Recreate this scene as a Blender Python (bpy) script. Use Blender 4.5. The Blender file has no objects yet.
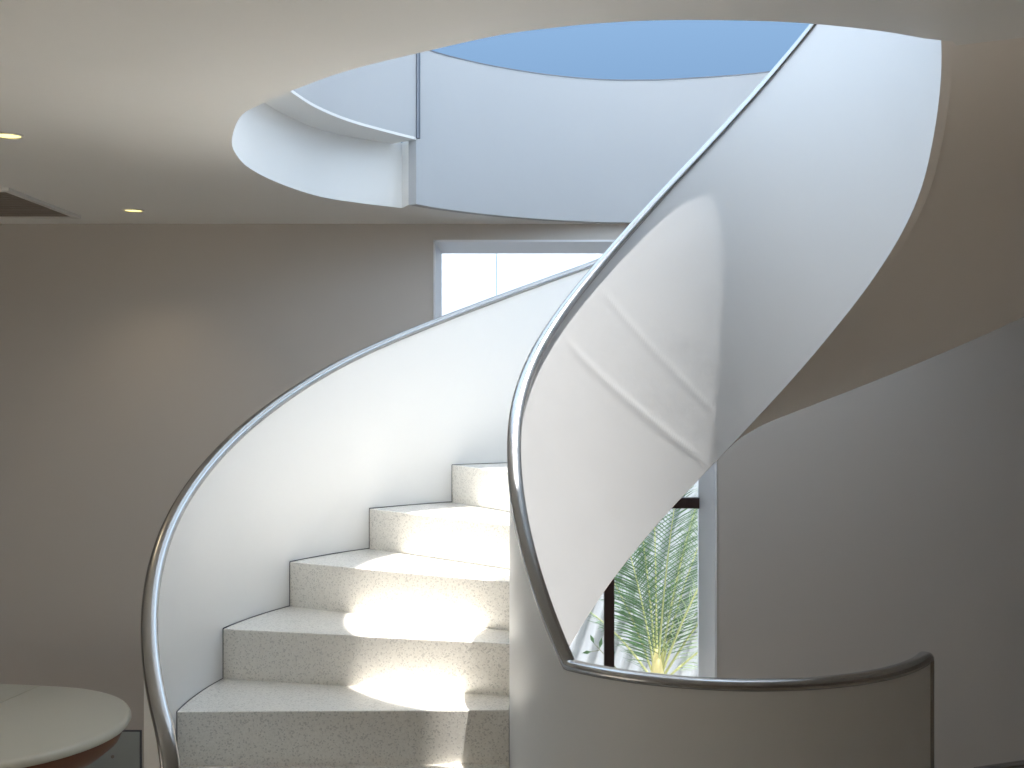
import bpy, bmesh, math, random
from mathutils import Vector, Matrix

# ------------------------------------------------------------------ camera, sky, sun
S = bpy.context.scene
COL = S.collection
EYE = 2.39                                   # camera height above the floor
cam = bpy.data.cameras.new('camera')
cam.sensor_fit = 'HORIZONTAL'; cam.sensor_width = 36.0
cam.lens = 1162.0 * 36.0 / 1024.0
cam_o = bpy.data.objects.new('camera', cam); COL.objects.link(cam_o)
cam_o.location = (0, 0, EYE); cam_o.rotation_euler = (math.radians(90), 0, 0)
S.camera = cam_o
S.view_settings.view_transform = 'Standard'; S.view_settings.look = 'None'
S.view_settings.gamma = 1.0; S.view_settings.exposure = 1.02
S.view_settings.use_curve_mapping = False
S.cycles.max_bounces = 14; S.cycles.diffuse_bounces = 8; S.cycles.glossy_bounces = 5
S.cycles.transmission_bounces = 8; S.cycles.use_denoising = True
S.cycles.caustics_reflective = False; S.cycles.caustics_refractive = False
S.cycles.sample_clamp_indirect = 6.0

W = bpy.data.worlds.new('sky'); S.world = W; W.use_nodes = True
nt = W.node_tree; nt.nodes.clear()
tc = nt.nodes.new('ShaderNodeTexCoord'); sx = nt.nodes.new('ShaderNodeSeparateXYZ')
rp = nt.nodes.new('ShaderNodeValToRGB'); bg = nt.nodes.new('ShaderNodeBackground'); wo = nt.nodes.new('ShaderNodeOutputWorld')
nt.links.new(tc.outputs['Generated'], sx.inputs[0]); nt.links.new(sx.outputs['Z'], rp.inputs[0])
mr = nt.nodes.new('ShaderNodeMapRange'); mr.inputs[1].default_value = .25; mr.inputs[2].default_value = -.25
nt.links.new(sx.outputs['Y'], mr.inputs[0]); mxs = nt.nodes.new('ShaderNodeMixRGB'); mxs.inputs[2].default_value = (.66, .82, 1.0, 1)
nt.links.new(mr.outputs[0], mxs.inputs[0]); nt.links.new(rp.outputs[0], mxs.inputs[1]); nt.links.new(mxs.outputs[0], bg.inputs[0]); nt.links.new(bg.outputs[0], wo.inputs[0])
els = rp.color_ramp.elements
els[0].position = 0.0; els[0].color = (.22, .38, .62, 1)
els[1].position = 1.0; els[1].color = (.62, .80, 1.0, 1)
e = els.new(.20); e.color = (.070, .122, .20, 1)
e = els.new(.30); e.color = (.095, .16, .255, 1)
e = els.new(.45); e.color = (.62, .80, 1.0, 1)
bg.inputs[1].default_value = 1.48

SUN_EL, SUN_AZ = math.radians(80), math.radians(-22)
sdir = Vector((math.cos(SUN_EL)*math.cos(SUN_AZ), math.cos(SUN_EL)*math.sin(SUN_AZ), math.sin(SUN_EL)))
sun = bpy.data.lights.new('sun', 'SUN'); sun.energy = 7.7; sun.angle = math.radians(.53); sun.color = (1.0, .965, .92)
sun_o = bpy.data.objects.new('sun', sun); COL.objects.link(sun_o)
sun_o.rotation_euler = sdir.to_track_quat('Z', 'Y').to_euler(); sun_o.location = (3, 0, 12)

# ------------------------------------------------------------------ materials
def mat(name, col, rough=.6, metal=0.0, spec=.5, bump=None, noise=None):
    m = bpy.data.materials.new(name); m.use_nodes = True
    n = m.node_tree.nodes; l = m.node_tree.links; b = n['Principled BSDF']
    b.inputs['Base Color'].default_value = (*col, 1); b.inputs['Roughness'].default_value = rough
    b.inputs['Metallic'].default_value = metal; b.inputs['Specular IOR Level'].default_value = spec
    t = n.new('ShaderNodeTexCoord')
    if noise:                                  # (scale, amount): faint mottling of the paint itself
        x = n.new('ShaderNodeTexNoise'); x.inputs['Scale'].default_value = noise[0]; x.inputs['Detail'].default_value = 5
        l.new(t.outputs['Object'], x.inputs['Vector'])
        r = n.new('ShaderNodeMixRGB'); r.blend_type = 'MIX'
        r.inputs[1].default_value = (*[c*(1-noise[1]) for c in col], 1); r.inputs[2].default_value = (*[min(1, c*(1+noise[1])) for c in col], 1)
        l.new(x.outputs['Fac'], r.inputs[0]); l.new(r.outputs[0], b.inputs['Base Color'])
    if bump:                                   # (scale, strength, distance)
        x = n.new('ShaderNodeTexNoise'); x.inputs['Scale'].default_value = bump[0]; x.inputs['Detail'].default_value = 4
        l.new(t.outputs['Object'], x.inputs['Vector'])
        p = n.new('ShaderNodeBump'); p.inputs['Strength'].default_value = bump[1]; p.inputs['Distance'].default_value = bump[2]
        l.new(x.outputs['Fac'], p.inputs['Height']); l.new(p.outputs[0], b.inputs['Normal'])
    return m

def terrazzo():
    m = bpy.data.materials.new('terrazzo'); m.use_nodes = True
    n = m.node_tree.nodes; l = m.node_tree.links; b = n['Principled BSDF']
    t = n.new('ShaderNodeTexCoord')
    v = n.new('ShaderNodeTexVoronoi'); v.inputs['Scale'].default_value = 230
    l.new(t.outputs['Object'], v.inputs['Vector'])
    s = n.new('ShaderNodeSeparateColor'); l.new(v.outputs['Color'], s.inputs[0])
    r = n.new('ShaderNodeValToRGB'); r.color_ramp.interpolation = 'CONSTANT'
    q = r.color_ramp.elements
    q[0].position = 0; q[0].color = (.16, .14, .12, 1)
    q[1].position = .14; q[1].color = (.62, .58, .52, 1)
    for pos, c in ((.34, (.80, .77, .70, 1)), (.72, (.76, .72, .65, 1)), (.9, (.88, .86, .80, 1))):
        x = q.new(pos); x.color = c
    l.new(s.outputs[0], r.inputs[0])
    x = n.new('ShaderNodeTexNoise'); x.inputs['Scale'].default_value = 400; l.new(t.outputs['Object'], x.inputs['Vector'])
    mx = n.new('ShaderNodeMixRGB'); mx.blend_type = 'MIX'; mx.inputs[0].default_value = .68
    l.new(r.outputs[0], mx.inputs[1]); mx.inputs[2].default_value = (.90, .875, .82, 1)
    l.new(mx.outputs[0], b.inputs['Base Color'])
    b.inputs['Roughness'].default_value = .16; b.inputs['Specular IOR Level'].default_value = .8
    return m

M = {}
M['plaster'] = mat('white plaster', (.88, .875, .86), .55, bump=(9, .12, .01), noise=(3, .015))
M['balustrade'] = mat('white balustrade paint', (.70, .712, .725), .42, bump=(5, .10, .012), noise=(2.2, .02))
M['wall'] = mat('warm grey wall paint', (.56, .52, .48), .6, bump=(30, .08, .004), noise=(1.2, .02))
M['soffit'] = mat('soffit paint', (.84, .79, .745), .6, bump=(14, .1, .004))
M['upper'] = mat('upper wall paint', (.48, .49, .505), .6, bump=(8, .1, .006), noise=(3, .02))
M['lining'] = mat('white window lining', (.84, .85, .88), .5)
M['floor'] = mat('beige floor tile', (.66, .59, .50), .35, noise=(2, .06))
M['terrazzo'] = terrazzo()
M['steel'] = mat('polished stainless steel', (.40, .40, .40), .22, 1.0, bump=(40, .03, .002))
M['steelrefl'] = mat('stainless steel with painted dark reflection', (.17, .18, .20), .35, 1.0)  # stainless trims, their dark reflection put into the base colour
M['joint'] = mat('dark joint filler', (.10, .10, .11), .9)
M['brown'] = mat('dark brown window frame', (.030, .012, .010), .4)
M['cream'] = mat('cream lacquered table top', (.70, .69, .60), .3, noise=(3, .02))
M['wood'] = mat('brown wood', (.20, .085, .045), .4, noise=(12, .25))
M['panel'] = mat('grey access panel', (.36, .39, .38), .5)
M['vent'] = mat('dark vent panel', (.26, .225, .20), .7)
M['ventframe'] = mat('vent frame', (.78, .77, .75), .4)
M['trimwhite'] = mat('white lamp ring', (.75, .72, .68), .4)
M['ext'] = mat('white exterior wall', (.78, .80, .84), .8, noise=(4, .015))
M['sheet'] = mat('white corrugated sheet', (.42, .445, .48), .5)
M['ground'] = mat('pale paving', (.48, .47, .45), .8, noise=(5, .1))
M['terrace'] = mat('sandy paving', (.62, .56, .47), .8, noise=(4, .08))
M['skyscreen'] = mat('buff facade', (.34, .30, .26), .8, noise=(2, .05))
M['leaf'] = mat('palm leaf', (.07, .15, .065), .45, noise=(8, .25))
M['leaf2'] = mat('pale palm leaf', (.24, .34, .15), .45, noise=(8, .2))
M['rachis'] = mat('pale green leaf stalk', (.50, .52, .24), .5)
M['sheath'] = mat('yellow leaf sheath', (.70, .62, .30), .6)
M['trunk'] = mat('fibrous palm trunk', (.22, .17, .11), .9, bump=(30, .6, .02))
M['twig'] = mat('brown green twig', (.16, .17, .09), .7)

def lampmat():
    m = bpy.data.materials.new('warm lamp lens'); m.use_nodes = True
    n = m.node_tree.nodes; l = m.node_tree.links; b = n['Principled BSDF']
    b.inputs['Base Color'].default_value = (1, .95, .75, 1)
    b.inputs['Emission Color'].default_value = (1.0, .86, .30, 1); b.inputs['Emission Strength'].default_value = .95
    return m
M['lamp'] = lampmat()

def glassmat():
    m = bpy.data.materials.new('window glass'); m.use_nodes = True
    n = m.node_tree.nodes; l = m.node_tree.links; n.clear()
    o = n.new('ShaderNodeOutputMaterial'); mx = n.new('ShaderNodeMixShader')
    t = n.new('ShaderNodeBsdfTransparent'); g = n.new('ShaderNodeBsdfGlossy'); f = n.new('ShaderNodeFresnel')
    t.inputs[0].default_value = (.97, .975, .975, 1); g.inputs['Roughness'].default_value = .02; f.inputs[0].default_value = 1.45
    l.new(f.outputs[0], mx.inputs[0]); l.new(t.outputs[0], mx.inputs[1]); l.new(g.outputs[0], mx.inputs[2]); l.new(mx.outputs[0], o.inputs[0])
    return m
M['glass'] = glassmat()

# ------------------------------------------------------------------ helpers
def obj(name, bm, m, parent=None, smooth=False, sharp=35):
    me = bpy.data.meshes.new(name)
    bmesh.ops.recalc_face_normals(bm, faces=bm.faces[:])
    if smooth:
        for f in bm.faces: f.smooth = True
        a = math.radians(sharp)
        for ed in bm.edges:
            if len(ed.link_faces) == 2 and ed.calc_face_angle(0) > a: ed.smooth = False
    bm.to_mesh(me); bm.free()
    for x in (m if isinstance(m, (list, tuple)) else [m]): me.materials.append(x)
    o = bpy.data.objects.new(name, me); COL.objects.link(o)
    if parent is not None: o.parent = parent
    return o
def tag(o, label, cat, group=None):
    o['label'] = label; o['category'] = cat
    if group: o['group'] = group
    return o
def thing(name, label, cat, loc=(0, 0, 0), rotz=0, group=None):
    o = bpy.data.objects.new(name, None); COL.objects.link(o); o.empty_display_size = .1
    o.location = loc; o.rotation_euler = (0, 0, rotz)
    return tag(o, label, cat, group)
def struct(o, label=None, cat=None):
    o['kind'] = 'structure'
    if label: o['label'] = label
    if cat: o['category'] = cat
    return o
def box(bm, x0, x1, y0, y1, z0, z1, bevel=0):
    vs = [bm.verts.new((x, y, z)) for x in (x0, x1) for y in (y0, y1) for z in (z0, z1)]
    F = [(0, 1, 3, 2), (4, 6, 7, 5), (0, 4, 5, 1), (2, 3, 7, 6), (0, 2, 6, 4), (1, 5, 7, 3)]
    fs = [bm.faces.new([vs[i] for i in f]) for f in F]
    if bevel:
        es = list({ed for f in fs for ed in f.edges})
        bmesh.ops.bevel(bm, geom=es, offset=bevel, segments=2, affect='EDGES', profile=.5)
def lathe(bm, prof, n=48, cx=0, cy=0, closed=False):
    rings = [[bm.verts.new((cx + r*math.cos(2*math.pi*i/n), cy + r*math.sin(2*math.pi*i/n), z)) for i in range(n)] for r, z in prof]
    for a, b in zip(rings, rings[1:] + ([rings[0]] if closed else [])):
        for i in range(n): bm.faces.new((a[i], a[(i+1) % n], b[(i+1) % n], b[i]))
    if not closed:
        bm.faces.new(rings[0]); bm.faces.new(rings[-1])
def sweep(bm, path, prof, cap=True):
    """path: list of (pos, width_dir, up_dir); prof: list of (w, u), closed"""
    rings = [[bm.verts.new(p + w*a + u*b) for w, u in prof] for p, a, b in path]
    n = len(prof)
    for q, r in zip(rings, rings[1:]):
        for i in range(n): bm.faces.new((q[i], q[(i+1) % n], r[(i+1) % n], r[i]))
    if cap: bm.faces.new(rings[0]); bm.faces.new(rings[-1])
def tube(bm, pts, rad, n=8, r1=None):
    pts = [Vector(p) for p in pts]; path = []
    N = len(pts)
    rings = []
    for i, p in enumerate(pts):
        t = (pts[min(i+1, N-1)] - pts[max(i-1, 0)]).normalized()
        a = t.cross(Vector((0, 0, 1)));
        if a.length < 1e-3: a = t.cross(Vector((1, 0, 0)))
        a.normalize(); b = a.cross(t)
        r = rad if r1 is None else rad + (r1 - rad)*i/(N-1)
        rings.append([bm.verts.new(p + r*(math.cos(2*math.pi*k/n)*a + math.sin(2*math.pi*k/n)*b)) for k in range(n)])
    for q, r in zip(rings, rings[1:]):
        for k in range(n): bm.faces.new((q[k], q[(k+1) % n], r[(k+1) % n], r[k]))
    bm.faces.new(rings[0]); bm.faces.new(rings[-1])
def interp(x, xs, ys):
    if x <= xs[0]: return ys[0]
    for i in range(len(xs)-1):
        if x <= xs[i+1]:
            u = (x-xs[i])/(xs[i+1]-xs[i]); return ys[i] + (ys[i+1]-ys[i])*u
    return ys[-1]
def sm(x, a, b):
    u = max(0, min(1, (x-a)/(b-a))); return u*u*(3-2*u)
def interps(x, xs, ys):                       # monotone-ish smooth interpolation (Catmull-Rom on uneven knots)
    n = len(xs)
    if x <= xs[0]: return ys[0]
    if x >= xs[-1]: return ys[-1]
    for i in range(n-1):
        if x <= xs[i+1]:
            h = xs[i+1]-xs[i]; u = (x-xs[i])/h
            m0 = (ys[i+1]-ys[i-1])/(xs[i+1]-xs[i-1]) if i > 0 else (ys[1]-ys[0])/h
            m1 = (ys[i+2]-ys[i])/(xs[i+2]-xs[i]) if i < n-2 else (ys[-1]-ys[-2])/h
            return (2*u**3-3*u*u+1)*ys[i] + (u**3-2*u*u+u)*h*m0 + (-2*u**3+3*u*u)*ys[i+1] + (u**3-u*u)*h*m1
def spline(pts, k=10, closed=False):
    P = [Vector((x, y, 0)) for x, y in pts]; n = len(P); out = []
    for i in range(n if closed else n-1):
        g = lambda j: P[j % n] if closed else P[max(0, min(n-1, j))]
        p0, p1, p2, p3 = g(i-1), g(i), g(i+1), g(i+2)
        for s in range(k):
            t = s/k
            out.append(.5*((2*p1) + (p2-p0)*t + (2*p0-5*p1+4*p2-p3)*t*t + (3*p1-p0-3*p2+p3)*t**3))
    if not closed: out.append(P[-1].copy())
    return out

# ------------------------------------------------------------------ the place: measures
CX, CY = .634, 3.62                           # stair axis
RI, RO = .642, 1.6697                         # outer face of the inner wall, inner face of the outer wall
TW = .028                                     # wall thickness
CEIL, SLAB = EYE + .96, EYE + 1.316           # ceiling underside, upper floor level
YB = 6.97                                     # back wall
rad = math.radians
def pol(r, th, z): return Vector((CX + r*math.cos(rad(th)), CY + r*math.sin(rad(th)), z))
def hz(th): return EYE - 1.02 + (180 - th)/14.4*.17        # nosing line

# ------------------------------------------------------------------ shell
XL, XR, YF, YE = -6.0, 6.5, -4.5, 7.6
bm = bmesh.new(); box(bm, XL-.2, XR+.2, YF-.2, YE, -.2, 0)
struct(obj('floor', bm, M['floor']))
# ceiling slab with the stair opening
ccpt = lambda x, y: ((x-512)/1162*(1162*.96/(384-y)), 1162*.96/(384-y))
hole_near = [ccpt(*p) for p in [(240,117.5),(260,104.5),(300,87.5),(350,70),(425,51.5),(500,35),(560,27),(600,23.2),(650,20.5),(700,20),(760,21),(815,24),(880,31),(925,38.6)]]
hole_left = [ccpt(*p) for p in [(402,208),(360,203),(320,196.5),(280,183.5),(250,168.5),(236,154),(232,140)]]
W_PTS = [(-1.0,4.85),(-.995,5.05),(-.972,5.25),(-.91,5.52),(-.777,5.82),(-.51,6.195),(-.39,6.345),(-.18,6.535),(.05,6.69),(.28,6.805),(.54,6.885),(.8,6.895),(1.03,6.857),(1.47,6.72),(1.9,6.4),(2.25,5.9),(2.42,5.3),(2.44,4.7)]
wcurve = spline(W_PTS, 8)
def offset(curve, d):
    out = []
    for i, p in enumerate(curve):
        t = (curve[min(i+1, len(curve)-1)] - curve[max(i-1, 0)]).normalized()
        out.append(p + Vector((-t.y, t.x, 0))*d)
    return out
iS = 5*8                                      # where the wall starts to reach down to the ceiling
wout = offset(wcurve, .055)
h1 = spline(hole_left + hole_near, 6)
h2 = [pol(RI+.062, -31, 0), pol(RI+.065, -24, 0)] + [pol(1.76, t, 0) for t in range(-22, 34, 4)]
h3 = [p.copy() for p in wout[iS:]][::-1]
hole = h1 + h2 + h3
bm = bmesh.new()
ov = [bm.verts.new((x, y, CEIL)) for x, y in ((XL-.2, YF-.2), (XR+.2, YF-.2), (XR+.2, YE), (XL-.2, YE))]
hv = [bm.verts.new((p.x, p.y, CEIL)) for p in hole]
edges = [bm.edges.new((a, b)) for L_ in (ov, hv) for a, b in zip(L_, L_[1:]+L_[:1])]
bmesh.ops.triangle_fill(bm, edges=edges, use_beauty=True)
r = bmesh.ops.extrude_face_region(bm, geom=bm.faces[:])
for v in [g for g in r['geom'] if isinstance(g, bmesh.types.BMVert)]: v.co.z = SLAB
struct(obj('ceiling', bm, M['plaster'], smooth=True, sharp=30))

# back wall with the tall window opening
WX0, WX1, WTOP, WBOT = -.471, 1.227, EYE + .864, .12
bm = bmesh.new()
box(bm, XL-.2, WX0, YB, YE, 0, CEIL); box(bm, WX1, XR+.2, YB, YE, 0, CEIL)
box(bm, WX0, WX1, YB, YE, WTOP, CEIL); box(bm, WX0, WX1, YB, YE, 0, WBOT)
struct(obj('wall_back', bm, M['wall']))
bm = bmesh.new()
LY0, LY1, LZ = -3.2, 3.2, 1.75  # opening added out of view to bring more light onto the ceiling
box(bm, XL-.2, XL, YF, LY0, 0, CEIL); box(bm, XL-.2, XL, LY1, YB, 0, CEIL); box(bm, XL-.2, XL, LY0, LY1, LZ, CEIL)
struct(obj('wall_left', bm, M['wall']))
bm = bmesh.new(); box(bm, XR, XR+.2, YF, YB, 0, CEIL); struct(obj('wall_right', bm, M['wall']))
bm = bmesh.new(); box(bm, XL-.2, XR+.2, YF-.2, YF, 0, CEIL)
struct(obj('wall_front', bm, M['wall']))

# window: white lining, brown frame, panes
win = bpy.data.objects.new('window_1', None); COL.objects.link(win); win.location = ((WX0+WX1)/2, YE, WBOT); struct(win)
win['label'] = 'tall window in a deep white recess behind the stair'; win['category'] = 'window'
def wpart(name, m, boxes, parent=win, bevel=0):
    bm = bmesh.new()
    for b in boxes: box(bm, *b, bevel=bevel)
    o = obj(name, bm, m, parent); o.matrix_parent_inverse = Matrix.Translation(-Vector(win.location)); return o
YG = 7.53
lt = .012
wpart('window_lining', M['lining'], [(WX0, WX0+lt, YB-.012, YE, WBOT, WTOP), (WX1-lt, WX1, YB-.012, YE, WBOT, WTOP), (WX0, WX1, YB-.012, YE, WTOP-lt, WTOP), (WX0, WX1, YB-.012, YE, WBOT, WBOT+lt)])
zt = EYE - .112/1*YG*.0 - .742
fr = wpart('window_frame', M['brown'], [(WX0+lt, WX1-lt, YG, YG+.06, EYE-.808, EYE-.738), (.598, .664, YG, YG+.06, WBOT+lt, EYE-.808), (WX0+lt, WX1-lt, YG, YG+.06, WBOT+lt, WBOT+.07)], bevel=.004)
for b in ((WX0+lt, WX1-lt, YG+.025, YG+.033, EYE-.738, WTOP-lt), (WX0+lt, .598, YG+.025, YG+.033, WBOT+.07, EYE-.808), (.664, WX1-lt, YG+.025, YG+.033, WBOT+.07, EYE-.808)):
    wpart('window_pane', M['glass'], [b])

# upper wall around the opening (white, its lower left part cut away above the slab edge)
up = bpy.data.objects.new('wall_upper', None); COL.objects.link(up); up.location = (.6, 6.9, SLAB); struct(up)
up['label'] = 'curved white upper wall around the ceiling opening'; up['category'] = 'wall'
def ribbon(bm, a, b, z0, z1):
    n = len(a)
    V = [[bm.verts.new((p.x, p.y, z)) for p in c] for c, z in ((a, z0), (a, z1), (b, z1), (b, z0))]
    for i in range(n-1):
        for j in range(4): bm.faces.new((V[j][i], V[j][i+1], V[(j+1) % 4][i+1], V[(j+1) % 4][i]))
    bm.faces.new([V[j][0] for j in range(4)]); bm.faces.new([V[j][-1] for j in range(4)])
def upart(name, m, fn, smooth=True):
    bm = bmesh.new(); fn(bm); o = obj(name, bm, m, up, smooth=smooth); o.matrix_parent_inverse = Matrix.Translation(-Vector(up.location)); return o
UT = EYE + 1.80
wthick = offset(wcurve, .24)
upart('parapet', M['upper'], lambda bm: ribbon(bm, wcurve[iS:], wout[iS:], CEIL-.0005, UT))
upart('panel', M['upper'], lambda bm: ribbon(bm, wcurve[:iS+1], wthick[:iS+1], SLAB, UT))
upart('bright_underside', M['plaster'], lambda bm: ribbon(bm, offset(wcurve[:iS+1], .001), offset(wcurve[:iS+1], .239), SLAB-.014, SLAB+.001))  # panel underside, paler colour standing in for light bounced from below
upart('top_trim', M['steelrefl'], lambda bm: ribbon(bm, offset(wcurve[iS:], -.003), offset(wcurve[iS:], .06), UT, UT+.007))
def endstrip(bm):
    p = wcurve[iS]; t = (wcurve[iS+1]-wcurve[iS]).normalized(); nrm = Vector((-t.y, t.x, 0))
    path = [(Vector((p.x, p.y, z)) + t*.012, t, -nrm) for z in (SLAB-.005, UT+.012)]
    sweep(bm, path, [(-.015, -.004), (-.015, .006), (-.007, .012), (.006, .012), (.012, .006), (.012, -.004)])
upart('end_trim', M['steelrefl'], endstrip)
# roof added out of view; its outline and round skylight shape the sunlight
OC = Vector((.005, 4.235, 0)); ORX, ORY = .63, .685; RZ = EYE + 3.6
sh = (3.6 + 1.03)/math.tan(SUN_EL)
OC += Vector((math.cos(SUN_AZ), math.sin(SUN_AZ), 0))*sh
bm = bmesh.new()
can = [Vector((-.95, 1.2, 0))] + [Vector((p.x - .0, p.y, 0)) for p in wcurve[4:-20]] + [Vector((2.45, 6.1, 0)), Vector((2.78, 5.4, 0)), Vector((2.8, 1.2, 0))]
ov = [bm.verts.new((p.x, p.y, RZ)) for p in can]
hv = [bm.verts.new((OC.x + ORX*math.cos(a), OC.y + ORY*math.sin(a), RZ)) for a in [2*math.pi*i/64 for i in range(64)]]
edges = [bm.edges.new((a, b)) for L_ in (ov, hv) for a, b in zip(L_, L_[1:]+L_[:1])]
bmesh.ops.triangle_fill(bm, edges=edges, use_beauty=True)
r = bmesh.ops.extrude_face_region(bm, geom=bm.faces[:])
for v in [g for g in r['geom'] if isinstance(g, bmesh.types.BMVert)]: v.co.z = RZ + .12
struct(obj('sunmask_roof', bm, M['upper'], smooth=True, sharp=30))
for x, y in ((-.9, 1.3), (2.72, 1.3), (2.72, 5.6), (-1.25, 5.4)):
    bm = bmesh.new(); box(bm, x-.06, x+.06, y-.06, y+.06, SLAB, RZ + .06); struct(obj('trim_1', bm, M['upper']))

# ------------------------------------------------------------------ the staircase
stair = thing('spiral_staircase', 'white helical staircase with terrazzo steps and steel capped balustrades rising to the ceiling opening', 'staircase', (CX, CY, 0))
def grow(th): return .030*sm(-th, -45, 10) + .026*sm(-th, 5, 36) if th < 60 else 0.0
PI_ = Matrix.Translation(-Vector((CX, CY, 0)))
def spart(name, bm, m, parent=stair, smooth=True, sharp=35):
    o = obj(name, bm, m, parent, smooth, sharp)
    if parent is stair: o.matrix_parent_inverse = PI_
    return o
# steps
TH = {0: 181.17, 1: 167.11, 2: 152.14, 3: 136.90, 4: 122.38}
ZK = {-1: EYE-1.18, 0: EYE-1.0114, 1: EYE-.8408, 2: EYE-.6738, 3: EYE-.5109, 4: EYE-.3499}
def th_k(k): return TH[k] if k in TH else (181.17 - 14.4*k if k < 0 else 122.38 - (k-4)*14.4)
def z_k(k):
    if k in ZK: return ZK[k]
    if k < -1: return ZK[-1] + (k+1)*ZK[-1]/7.0
    return ZK[4] + (k-4)*(SLAB - ZK[4])/10.0
def soff_z(th):
    base = hz(th) - .425
    z = base + .20*sm(-th, -28, 7)
    return min(z, CEIL) if th > -40 else CEIL
for k in range(-7, 14):
    a, b = th_k(k), th_k(k+1)
    z1 = z_k(k); z0 = z_k(k) - .20
    if k <= 2: z0 = 0.0 if k <= -1 else max(0, z0)
    if k == -7: z0 = 0
    if k > 2: z0 = max(z0, soff_z(a) + .02, soff_z(b) + .02)
    N = 8
    bm = bmesh.new()
    def ring(z, r0, r1, bb):
        ii = [bm.verts.new(pol(r0 + grow(a + (bb-a)*i/N), a + (bb-a)*i/N, z)) for i in range(N+1)]
        oo = [bm.verts.new(pol(r1, a + (bb-a)*i/N, z)) for i in range(N+1)]
        return ii, oo
    g = .002
    it, ot = ring(z1, RI+g, RO-g, b-.6); ib, ob = ring(z0, RI+g, RO-g, b-.6)
    for i in range(N):
        bm.faces.new((it[i], it[i+1], ot[i+1], ot[i])); bm.faces.new((ib[i], ob[i], ob[i+1], ib[i+1]))
        bm.faces.new((ot[i], ot[i+1], ob[i+1], ob[i])); bm.faces.new((it[i], ib[i], ib[i+1], it[i+1]))
    bm.faces.new((it[0], ot[0], ob[0], ib[0])); bm.faces.new((it[N], ib[N], ob[N], ot[N]))
    es = [ed for ed in bm.edges if ed.verts[0] in (it[0], ot[0]) and ed.verts[1] in (it[0], ot[0])]
    bmesh.ops.bevel(bm, geom=es, offset=.004, segments=2, affect='EDGES', profile=.5)
    st = spart('step', bm, M['terrazzo'], smooth=False)
    # dark joint where the step meets the outer wall
    bm = bmesh.new()
    pts = [(pol(RO+.001, a + (b-a)*i/N, z1), ) for i in range(N+1)]
    path = []
    for i in range(N+1):
        t = a + (b-a)*i/N
        path.append((pol(RO-.0015, t, z1+.0005), Vector((math.cos(rad(t)), math.sin(rad(t)), 0)), Vector((0, 0, 1))))
    w = .0022 if k in (1, 2, 3) else .0014
    sweep(bm, path, [(-w, -.002), (-w, w*.5), (.0, w), (.003, w), (.003, -.002)])
    pv = [(pol(RO-.0015, a+.02, z), Vector((math.cos(rad(a)), math.sin(rad(a)), 0)), Vector((math.sin(rad(a)), -math.cos(rad(a)), 0))) for z in (z1-.0, z_k(k-1) if k > -7 else 0)]
    sweep(bm, pv, [(-.001, -.001), (-.001, .001), (.003, .001), (.003, -.001)])
    spart('joint', bm, M['joint'], parent=st, smooth=False)

# inner and outer walls
IN_K = [40, 60, 90, 120, 140, 160, 180, 200, 221]
IN_O = [.7014, .7297, .7448, .7522, .7750, .808, .826, .790, .734]
OUT_K = [100, 120, 140, 155, 170, 185, 200, 215]
OUT_O = [.6147, .6347, .6540, .6480, .6320, .6126, .572, .515]
BOT_K = [-36, -20, 0, 20, 40, 60, 80, 100, 120, 150]
BOT_O = [-.450, -.478, -.494, -.475, -.455, -.446, -.4424, -.4339, -.4316, -.425]
CAPH = .013                                   # half the cap's height: the measured line is the middle of the steel
RING_END = 329.0
KINK = 221.0                                  # where the sloping rail turns level
Z225 = EYE - .770
def in_top(th): return Z225 if th >= KINK else hz(th) + interps(th, IN_K, IN_O)
def in_bot(th):
    if th >= 190: return 0.0
    b = hz(th) + interps(th, BOT_K, BOT_O)
    return b*(1 - sm(th, 180, 190))
OUT_E, OUT_R = 208.3, .10                     # the outer wall's top rounds over into its end here
def out_top(th):
    z = hz(th) + interps(th, OUT_K, OUT_O)
    if th > OUT_E:
        q = min(rad(th - OUT_E)*(RO + TW/2), OUT_R*.995); z -= OUT_R - math.sqrt(OUT_R**2 - q*q)
    return z
def out_bot(th):
    b = hz(th) - .425
    return max(0, b*(1 - sm(th, 128, 150))) if th < 150 else 0.0

# two shallow plaster ridges across the inside of the inner wall, in (angle, height) of their ends
def on_inner(x, y):
    k = (x-512)/1162; r = RI - TW
    A = k*k+1; B = -2*(k*CX+CY); C_ = CX*CX+CY*CY-r*r
    Y = (-B + math.sqrt(max(0, B*B-4*A*C_)))/2/A
    return math.degrees(math.atan2(Y-CY, k*Y-CX)), EYE + (384-y)/1162*Y
RIDGE = [(on_inner(607, 297), on_inner(719, 417), .0012, .005), (on_inner(571, 345), on_inner(706, 463), .0017, .007)]
def ridge(th, z):
    d = 0
    for (t0, z0), (t1, z1), amp, sg in RIDGE:
        ax, az = rad(t1-t0)*RI, z1-z0; px, pz = rad(th-t0)*RI, z-z0
        n = math.hypot(ax, az); u = (px*ax+pz*az)/n; v = (px*az-pz*ax)/n
        win_ = sm(u, -.06, .03)*(1-sm(u, n-.10, n+.03))
        d += amp*win_*math.exp(-(v/sg)**2)
    return d
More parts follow.
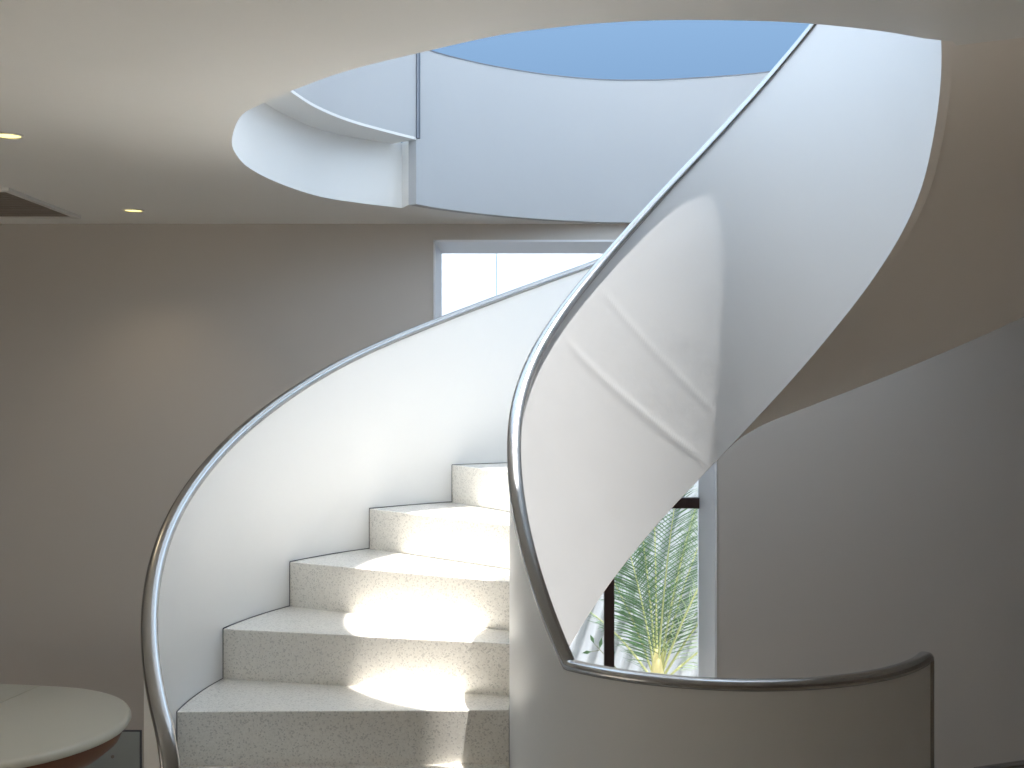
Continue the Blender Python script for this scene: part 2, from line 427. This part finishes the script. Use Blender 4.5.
def wall(ths, top, bot, r_in, r_out, nz, dis=None):
    bm = bmesh.new(); IN, OUT = [], []
    for t in ths:
        z1, z0 = top(t), bot(t); ri, ro = r_in(t), r_out(t)
        IN.append([bm.verts.new(pol(ri - (dis(t, z0+(z1-z0)*j/nz) if dis else 0), t, z0+(z1-z0)*j/nz)) for j in range(nz+1)])
        OUT.append([bm.verts.new(pol(ro, t, z0+(z1-z0)*j/nz)) for j in range(nz+1)])
    for i in range(len(ths)-1):
        for j in range(nz):
            bm.faces.new((IN[i][j], IN[i+1][j], IN[i+1][j+1], IN[i][j+1])); bm.faces.new((OUT[i][j], OUT[i][j+1], OUT[i+1][j+1], OUT[i+1][j]))
        bm.faces.new((IN[i][nz], IN[i+1][nz], OUT[i+1][nz], OUT[i][nz])); bm.faces.new((IN[i][0], OUT[i][0], OUT[i+1][0], IN[i+1][0]))
    for i in (0, -1):
        for j in range(nz): bm.faces.new((IN[i][j], IN[i][j+1], OUT[i][j+1], OUT[i][j]))
    return bm
# steel cap: a rounded channel folded over the top of the wall
def capprof(w=.0225, h=CAPH):
    p = [(-w+.004, -h-.004), (-w, -h+.002)]
    for i in range(0, 13):
        a = math.pi - math.pi*i/12
        p.append((w*math.cos(a), -h+.006 + (2*h-.008)*math.sin(a)**.8 if math.sin(a) > 1e-6 else -h+.006))
    p += [(w, -h+.002), (w-.004, -h-.004)]
    return p
def cap(ths, top, rmid, end_drop=None, R_=.018):
    path = []
    for i, t in enumerate(ths):
        p = pol(rmid(t), t, top(t))
        q0 = pol(rmid(ths[max(0, i-1)]), ths[max(0, i-1)], top(ths[max(0, i-1)])); q1 = pol(rmid(ths[min(len(ths)-1, i+1)]), ths[min(len(ths)-1, i+1)], top(ths[min(len(ths)-1, i+1)]))
        tg = (q1-q0).normalized(); wd = Vector((math.cos(rad(t)), math.sin(rad(t)), 0)); up_ = tg.cross(wd)
        if up_.z < 0: up_ = -up_
        path.append((p, wd, up_.normalized()))
    if end_drop is not None:                 # fold the cap down the end face of the wall
        p, wd, u = path[0]; t = ths[0]
        tn = Vector((-math.sin(rad(t)), math.cos(rad(t)), 0))*(1 if ths[0] > ths[1] else -1)
        pre = []
        for i in range(1, 7):
            a = math.pi/2*i/6
            pre.append((p + tn*(R_*math.sin(a)) - u*(R_*(1-math.cos(a))), wd, (u*math.cos(a) + tn*math.sin(a)).normalized()))
        last = pre[-1][0]
        pre.append((Vector((last.x, last.y, end_drop)), wd, tn))
        path = pre[::-1] + path
    bm = bmesh.new(); sweep(bm, path, capprof()); return bm

ths_in = [RING_END - i*1.5 for i in range(int((RING_END-KINK)/1.5)+1)]
if ths_in[-1] > KINK + .01: ths_in.append(KINK)
ths_in += [KINK - .75*i for i in range(1, int((KINK+37)/.75)+1)]
inner = spart('inner_balustrade', wall(ths_in, lambda t: in_top(t) - CAPH*.8, in_bot, lambda t: RI - TW + grow(t), lambda t: RI + grow(t), 110, ridge), M['balustrade'])
hr = spart('handrail', cap(ths_in, in_top, lambda t: RI - TW/2 + grow(t), end_drop=EYE-1.9), M['steel'], parent=inner, sharp=60)
hr['label'] = 'polished steel cap along the inner balustrade'
OUT_END = OUT_E + math.degrees(OUT_R*.995/(RO + TW/2))
ths_out = [OUT_E + (OUT_END-OUT_E)*math.sin(math.pi/2*(1-i/14)) for i in range(14)] + [OUT_E - 1.0*i for i in range(0, 241)]
outer = spart('outer_balustrade', wall(ths_out, lambda t: out_top(t) - CAPH*.8, out_bot, lambda t: RO, lambda t: RO + TW, 30), M['balustrade'])
hr = spart('handrail', cap(ths_out, out_top, lambda t: RO + TW/2, end_drop=.02, R_=.003), M['steel'], parent=outer, sharp=60)
hr['label'] = 'polished steel cap along the outer balustrade'
# soffit: smooth helical underside
bm = bmesh.new(); rows = []
for i in range(0, 94):
    t = 150 - 2*i
    zo = soff_z(t); zi = min(in_bot(t) - .0015, CEIL + .02)
    if t < -7: zo = CEIL + .02
    zt_ = max(min(hz(t) - .20, SLAB - .02), zo + .05, zi + .05)
    ri = RI - TW + grow(t)
    rows.append([bm.verts.new(pol(r_, t, z_)) for r_, z_ in [(ri + (RO + TW - .002 - ri)*j/6, zi + (zo-zi)*j/6) for j in range(7)] + [(RO + TW - .002, zt_), (RI + .001 + grow(t), zt_), (RI + .001 + grow(t), in_bot(t) - .0005)]])
for q, r_ in zip(rows, rows[1:]):
    for j in range(10): bm.faces.new((q[j], q[(j+1) % 10], r_[(j+1) % 10], r_[j]))
bm.faces.new(rows[0]); bm.faces.new(rows[-1])
spart('soffit', bm, M['soffit'], smooth=True, sharp=30)

# ------------------------------------------------------------------ downlights
def downlight(loc, nrm, label, energy, w=.058):
    t = thing('downlight', label, 'downlight', loc, 0, 'recessed downlights')
    q = Vector(nrm).to_track_quat('Z', 'Y'); t.rotation_euler = q.to_euler()      # local +Z points into the room
    bm = bmesh.new(); lathe(bm, [(w*.80, -.004), (w*.80, .003), (w*.9, .006), (w, .003), (w, -.004)], 32, closed=True); obj('trim_ring', bm, M['trimwhite'], t, True, 50)
    bm = bmesh.new(); lathe(bm, [(w*.79, -.004), (w*.79, .001), (w*.4, .0025)], 32); obj('lens', bm, M['lamp'], t, True, 60)
    l = bpy.data.lights.new('downlight_lamp', 'SPOT'); l.energy = energy; l.color = (1, .80, .52); l.spot_size = rad(110); l.spot_blend = .8; l.shadow_soft_size = .04
    lo = bpy.data.objects.new('downlight_lamp', l); COL.objects.link(lo); lo.parent = t; lo.location = (0, 0, .02); lo.rotation_euler = (math.pi, 0, 0)
    return t
def oncei(x, y): p = ccpt(x, y); return (p[0], p[1], CEIL-.001)
downlight(oncei(8, 135), (0, 0, -1), 'round warm downlight in the ceiling at the left edge, nearer of the two ceiling lights', 4)
downlight(oncei(133.5, 210), (0, 0, -1), 'round warm downlight in the ceiling beside the dark vent, close to the back wall', 4)
# the one in the soffit: where the sight line at (853, 372) meets the underside
best = None
for i in range(4000):
    Y = 3.0 + i*.0007; X = (853-512)/1162*Y; z = EYE + (384-372)/1162*Y
    t = math.degrees(math.atan2(Y-CY, X-CX)); r_ = math.hypot(X-CX, Y-CY)
    if RI < r_ < RO:
        d = abs(z - soff_z(t))
        if best is None or d < best[0]: best = (d, X, Y, z, t, r_)
_, X, Y, z, t, r_ = best
dz = (soff_z(t+1) - soff_z(t-1))/2
tg = Vector((-math.sin(rad(t))*r_*rad(1), math.cos(rad(t))*r_*rad(1), dz)); rd = Vector((math.cos(rad(t)), math.sin(rad(t)), 0))
nn = tg.cross(rd).normalized()
if nn.z > 0: nn = -nn
downlight(Vector((X, Y, soff_z(t))) + nn*.002, nn, 'small round warm downlight in the sloping underside of the stair', 1.5, .042)

# ------------------------------------------------------------------ ceiling vent
VX1, VX0, VY0, VY1 = -2.46, -4.3, 5.68, 6.64
v = thing('air_vent', 'dark flat ceiling vent panel in a pale frame at the left', 'vent', ((VX0+VX1)/2, (VY0+VY1)/2, CEIL))
PV = Matrix.Translation(-Vector(v.location))
bm = bmesh.new(); fw = .03
for b in ((VX0, VX1, VY0, VY0+fw), (VX0, VX1, VY1-.02, VY1), (VX0, VX0+fw, VY0+fw, VY1-.02), (VX1-fw, VX1, VY0+fw, VY1-.02)): box(bm, *b, CEIL-.018, CEIL+.004, bevel=.004)
obj('frame', bm, M['ventframe'], v).matrix_parent_inverse = PV
bm = bmesh.new(); box(bm, VX0+fw, VX1-fw, VY0+fw, VY1-.02, CEIL-.006, CEIL+.004)
obj('panel', bm, M['vent'], v).matrix_parent_inverse = PV
for i in range(14):
    y = VY0 + fw + .03 + i*.062
    bm = bmesh.new(); box(bm, VX0+fw, VX1-fw, y, y+.012, CEIL-.010, CEIL-.005); o = obj('slat', bm, M['vent'], v); o.matrix_parent_inverse = PV

# ------------------------------------------------------------------ table
TX, TY, TR, TZ = -2.56, 5.60, .69, EYE-1.63
tb = thing('round_table', 'round cream topped extending table with brown wood apron near the left wall', 'table', (TX, TY, 0))
SEAM = -.12
for sg in (1, -1):                            # two leaves meeting at the seam, each with a rounded end
    bm = bmesh.new(); rows = []; N = 40
    for rr, zz in [(TR-.020, -.048), (TR-.006, -.043), (TR, -.030), (TR-.002, -.014), (TR-.008, -.004), (TR-.018, 0)]:
        loop = [(SEAM+.004, -rr)] + [(rr*math.cos(-math.pi/2 + math.pi*i/N), rr*math.sin(-math.pi/2 + math.pi*i/N)) for i in range(N+1)] + [(SEAM+.004, rr)]
        if sg < 0: loop = [(2*SEAM - x, y) for x, y in loop]
        rows.append([bm.verts.new((x, y, TZ+zz)) for x, y in loop])
    for q, r2 in zip(rows, rows[1:]):
        for i in range(len(q)): bm.faces.new((q[i], q[(i+1) % len(q)], r2[(i+1) % len(q)], r2[i]))
    bm.faces.new(rows[0]); bm.faces.new(rows[-1])
    lf = obj('tabletop_leaf', bm, M['cream'], tb, True, 40)
    lf.rotation_euler = (0, 0, rad(-10.8))
bm = bmesh.new(); rows = []
for rr, zz in [(.655, -.046), (.655, -.075), (.635, -.12), (.58, -.165), (.48, -.20), (.34, -.22)]:
    rows.append([bm.verts.new((x*c_ - y*s_, x*s_ + y*c_, TZ+zz)) for x, y in
        [(rr*math.cos(-math.pi/2 + math.pi*i/32), rr*math.sin(-math.pi/2 + math.pi*i/32)) for i in range(33)] + [(2*SEAM + rr*math.cos(math.pi/2 + math.pi*i/32), rr*math.sin(math.pi/2 + math.pi*i/32)) for i in range(33)]
        for c_, s_ in [(math.cos(rad(-10.8)), math.sin(rad(-10.8)))]])
for q, r2 in zip(rows, rows[1:]):
    for i in range(66): bm.faces.new((q[i], q[(i+1) % 66], r2[(i+1) % 66], r2[i]))
bm.faces.new(rows[0]); bm.faces.new(rows[-1])
obj('apron', bm, M['wood'], tb, True, 40)
bm = bmesh.new(); lathe(bm, [(.02, TZ-.21), (.13, TZ-.21), (.09, TZ-.30), (.075, .40), (.10, .22), (.14, .12), (.15, .07), (.02, .07)], 32, cx=SEAM); obj('pedestal', bm, M['wood'], tb, True, 40)
for i in range(4):
    a = math.pi/4 + i*math.pi/2; d = Vector((math.cos(a), math.sin(a), 0)); w_ = Vector((-d.y, d.x, 0))
    bm = bmesh.new()
    d0 = Vector((SEAM, 0, 0))
    path = [(d*.08 + Vector((0, 0, .17)), w_, Vector((0, 0, 1))), (d*.25 + Vector((0, 0, .14)), w_, Vector((0, 0, 1))), (d*.42 + Vector((0, 0, .07)), w_, Vector((0, 0, 1))), (d*.50 + Vector((0, 0, .032)), w_, Vector((0, 0, 1)))]
    path = [(p_ + d0, a_, b_) for p_, a_, b_ in path]
    sweep(bm, path, [(-.03, -.032), (-.03, .028), (.03, .028), (.03, -.032)]); obj('leg', bm, M['wood'], tb)

# ------------------------------------------------------------------ low access panel on the back wall
ap = thing('access_panel', 'grey flush access panel low on the back wall behind the table', 'panel', (-2.62, YB, .0))
bm = bmesh.new(); box(bm, -.40, .40, -.010, .004, .03, .315, bevel=.002); obj('panel_frame', bm, M['joint'], ap)
bm = bmesh.new(); box(bm, -.392, .390, -.014, .0, .038, .307, bevel=.002); lf = obj('panel_door', bm, M['panel'], ap)
bm = bmesh.new(); lathe(bm, [(.010, 0), (.010, .006), (.004, .008)], 16); k = obj('lock', bm, M['vent'], lf); k.rotation_euler = (rad(90), 0, 0); k.location = (.23, -.013, .16)

# ------------------------------------------------------------------ low guard wall at the right
gd = thing('guard_rail', 'low white guard wall with steel cap at the lower right corner', 'railing', (2.0, 4.90, 0))
g0, g1 = Vector((1.955, 4.885, 0)), Vector((4.2, 5.72, 0)); dr = (g1-g0).normalized(); nr = Vector((-dr.y, dr.x, 0)); PG = Matrix.Translation(-Vector(gd.location))
GZ = EYE - 1.622
bm = bmesh.new(); sweep(bm, [(g0 + Vector((0, 0, GZ/2)), nr, Vector((0, 0, 1))), (g1 + Vector((0, 0, GZ/2)), nr, Vector((0, 0, 1)))], [(-.0175, -GZ/2), (-.0175, GZ/2-.015), (.0175, GZ/2-.015), (.0175, -GZ/2)]); obj('guard_wall', bm, M['balustrade'], gd).matrix_parent_inverse = PG
bm = bmesh.new(); sweep(bm, [(g0 + Vector((0, 0, GZ)), nr, Vector((0, 0, 1))), (g1 + Vector((0, 0, GZ)), nr, Vector((0, 0, 1)))], capprof()); obj('handrail', bm, M['steel'], gd, True, 60).matrix_parent_inverse = PG

# ------------------------------------------------------------------ outside the window
bm = bmesh.new(); box(bm, -24, 10, YE, 16, -.25, -.02); o = obj('ground_outside', bm, M['ground']); struct(o)
bm = bmesh.new(); box(bm, -24, XL-.2, -12, YE, -.25, -.02); o = obj('ground_outside', bm, M['terrace']); struct(o)
bm = bmesh.new(); box(bm, -11.3, -11, -12, YE, -.02, 5.2); o = obj('wall_outside', bm, M['skyscreen']); struct(o)  # added out of view; blocks blue sky and warms light entering at left
# white wall of panels with open seams
YW = 10.6
bm = bmesh.new()
seams = [-4.2, -2.2, -.142, 1.9, 4.0, 6.0]
for a, b in zip(seams, seams[1:]): box(bm, a+.004, b-.004, YW, YW+.15, -.02, EYE+2.0, bevel=.003)
o = obj('wall_outside', bm, M['ext']); struct(o)
# corrugated sheet leaning in front of it
bm = bmesh.new(); rows = []
n = 360
sh_w, sh_h = 3.6, 2.2
for j in range(2):
    for face in (0, 1):
        rows.append([bm.verts.new((-1.8 + sh_w*i/n + j*.75, 9.55 + .18*j + .030*math.sin(2*math.pi*i/n*sh_w/.15) + face*.012, -.02 + sh_h*j)) for i in range(n+1)])
A0, A1, B0, B1 = rows
for i in range(n):
    bm.faces.new((A0[i], A0[i+1], B0[i+1], B0[i])); bm.faces.new((A1[i], B1[i], B1[i+1], A1[i+1]))
    bm.faces.new((B0[i], B0[i+1], B1[i+1], B1[i])); bm.faces.new((A0[i], A1[i], A1[i+1], A0[i+1]))
bm.faces.new((A0[0], B0[0], B1[0], A1[0])); bm.faces.new((A0[n], A1[n], B1[n], B0[n]))
tag(obj('corrugated_sheet', bm, M['sheet'], smooth=True, sharp=60), 'white corrugated sheet leaning outside behind the palm', 'sheet')

# palm
random.seed(4)
PX, PY = 1.13, 9.05
pm = thing('palm_tree', 'young green palm with feathery fronds outside the tall window', 'palm', (PX, PY, -.02))
base = Vector((0, 0, .05))
bm = bmesh.new(); lathe(bm, [(.10, 0), (.11, .03), (.09, .07), (.05, .12)], 20); obj('trunk', bm, M['trunk'], pm, True)
bm = bmesh.new(); lathe(bm, [(.05, .06), (.06, .12), (.035, .26), (.015, .34)], 16); obj('leaf_sheath', bm, M['sheath'], pm, True)
def frond(az, lean, L, curl, n_l, ll, m, width=.016, twist=0.0):
    d = Vector((math.cos(az), math.sin(az), 0)); up_ = Vector((0, 0, 1))
    bm = bmesh.new(); pts = []; p = base.copy(); N = 26
    for i in range(N+1):
        a = lean + curl*(i/N)**1.6
        pts.append(p.copy()); p = p + (d*math.sin(a) + up_*math.cos(a))*(L/N)
    tube(bm, pts, .011, 7, .002)
    side = Vector((-d.y, d.x, 0))
    side = (side*math.cos(twist) + d*math.sin(twist)).normalized()
    lv = bmesh.new()
    for k in range(n_l):
        u = .16 + .84*k/(n_l-1); f_ = u*N; i = min(N-1, int(f_)); q = pts[i].lerp(pts[i+1], f_-i)
        tg = (pts[i+1]-pts[i]).normalized(); nrm = tg.cross(side).normalized()
        ln = ll*(math.sin(math.pi*(.12+.86*u))**.7)
        for s in (-1, 1):
            dr_ = (side*s*(.80+random.uniform(-.08, .08)) + tg*(.50+.25*u) + nrm*random.uniform(-.18, .10)).normalized()
            wv = tg.cross(dr_).cross(dr_).normalized()
            prev = None; cur = q.copy(); dd = dr_.copy()
            th_ = dr_.cross(wv).normalized()*.0012
            for j in range(4):
                w = width*(.55, 1.0, .75, .12)[j]*.5
                ring_ = [lv.verts.new(cur - wv*w), lv.verts.new(cur + th_), lv.verts.new(cur + wv*w), lv.verts.new(cur - th_)]
                if prev:
                    for c in range(4): lv.faces.new((prev[c], prev[(c+1) % 4], ring_[(c+1) % 4], ring_[c]))
                else: lv.faces.new(ring_)
                prev = ring_
                dd = (dd + Vector((0, 0, -.10))).normalized(); cur = cur + dd*(ln/3)
            lv.faces.new(prev)
    fr_ = obj('frond', bm, M['rachis'], pm, True, 60)
    obj('leaflets', lv, m, fr_)
D = rad
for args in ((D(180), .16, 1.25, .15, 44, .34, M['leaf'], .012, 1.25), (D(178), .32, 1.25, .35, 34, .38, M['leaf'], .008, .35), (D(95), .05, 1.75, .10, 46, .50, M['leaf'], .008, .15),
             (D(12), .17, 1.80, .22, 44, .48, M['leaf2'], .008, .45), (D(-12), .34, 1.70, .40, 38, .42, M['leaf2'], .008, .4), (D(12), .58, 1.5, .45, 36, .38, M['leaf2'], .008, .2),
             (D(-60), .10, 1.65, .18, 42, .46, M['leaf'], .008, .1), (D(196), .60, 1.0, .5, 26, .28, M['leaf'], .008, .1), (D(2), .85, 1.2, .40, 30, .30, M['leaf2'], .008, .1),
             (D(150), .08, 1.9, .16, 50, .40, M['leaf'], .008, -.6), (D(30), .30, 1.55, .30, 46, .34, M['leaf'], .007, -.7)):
    frond(*args)
# bare twig beside the palm
tw = thing('shrub_twig', 'thin bare twig with a few small leaves outside, left of the palm', 'plant', (.93, 8.75, -.02))
bm = bmesh.new(); tube(bm, [(0, 0, 0), (-.03, .0, .12), (-.12, .01, .24), (-.28, .02, .42)], .008, 6, .003); tube(bm, [(-.28, .02, .42), (-.31, .02, .45)], .003, 6, .0015); tube(bm, [(-.27, .02, .40), (-.33, .02, .39)], .003, 6, .0015); obj('stem', bm, M['twig'], tw, True)
for p, d in (((-.31, .02, .45), (-.03, 0, .07)), ((-.33, .02, .39), (-.07, 0, -.01)), ((-.27, .02, .41), (.02, 0, .09)), ((-.20, .02, .33), (.05, 0, .06))):
    bm = bmesh.new(); p = Vector(p); d = Vector(d); w = Vector((0, 1, 0)).cross(d).normalized()*.014; y = Vector((0, .0015, 0))
    vs = [p, p+d*.5+w, p+d, p+d*.5-w]; a = [bm.verts.new(q-y) for q in vs]; b = [bm.verts.new(q+y) for q in vs]
    bm.faces.new(a); bm.faces.new(b[::-1])
    for i in range(4): bm.faces.new((a[i], b[i], b[(i+1) % 4], a[(i+1) % 4]))
    obj('leaf', bm, M['leaf'], tw)
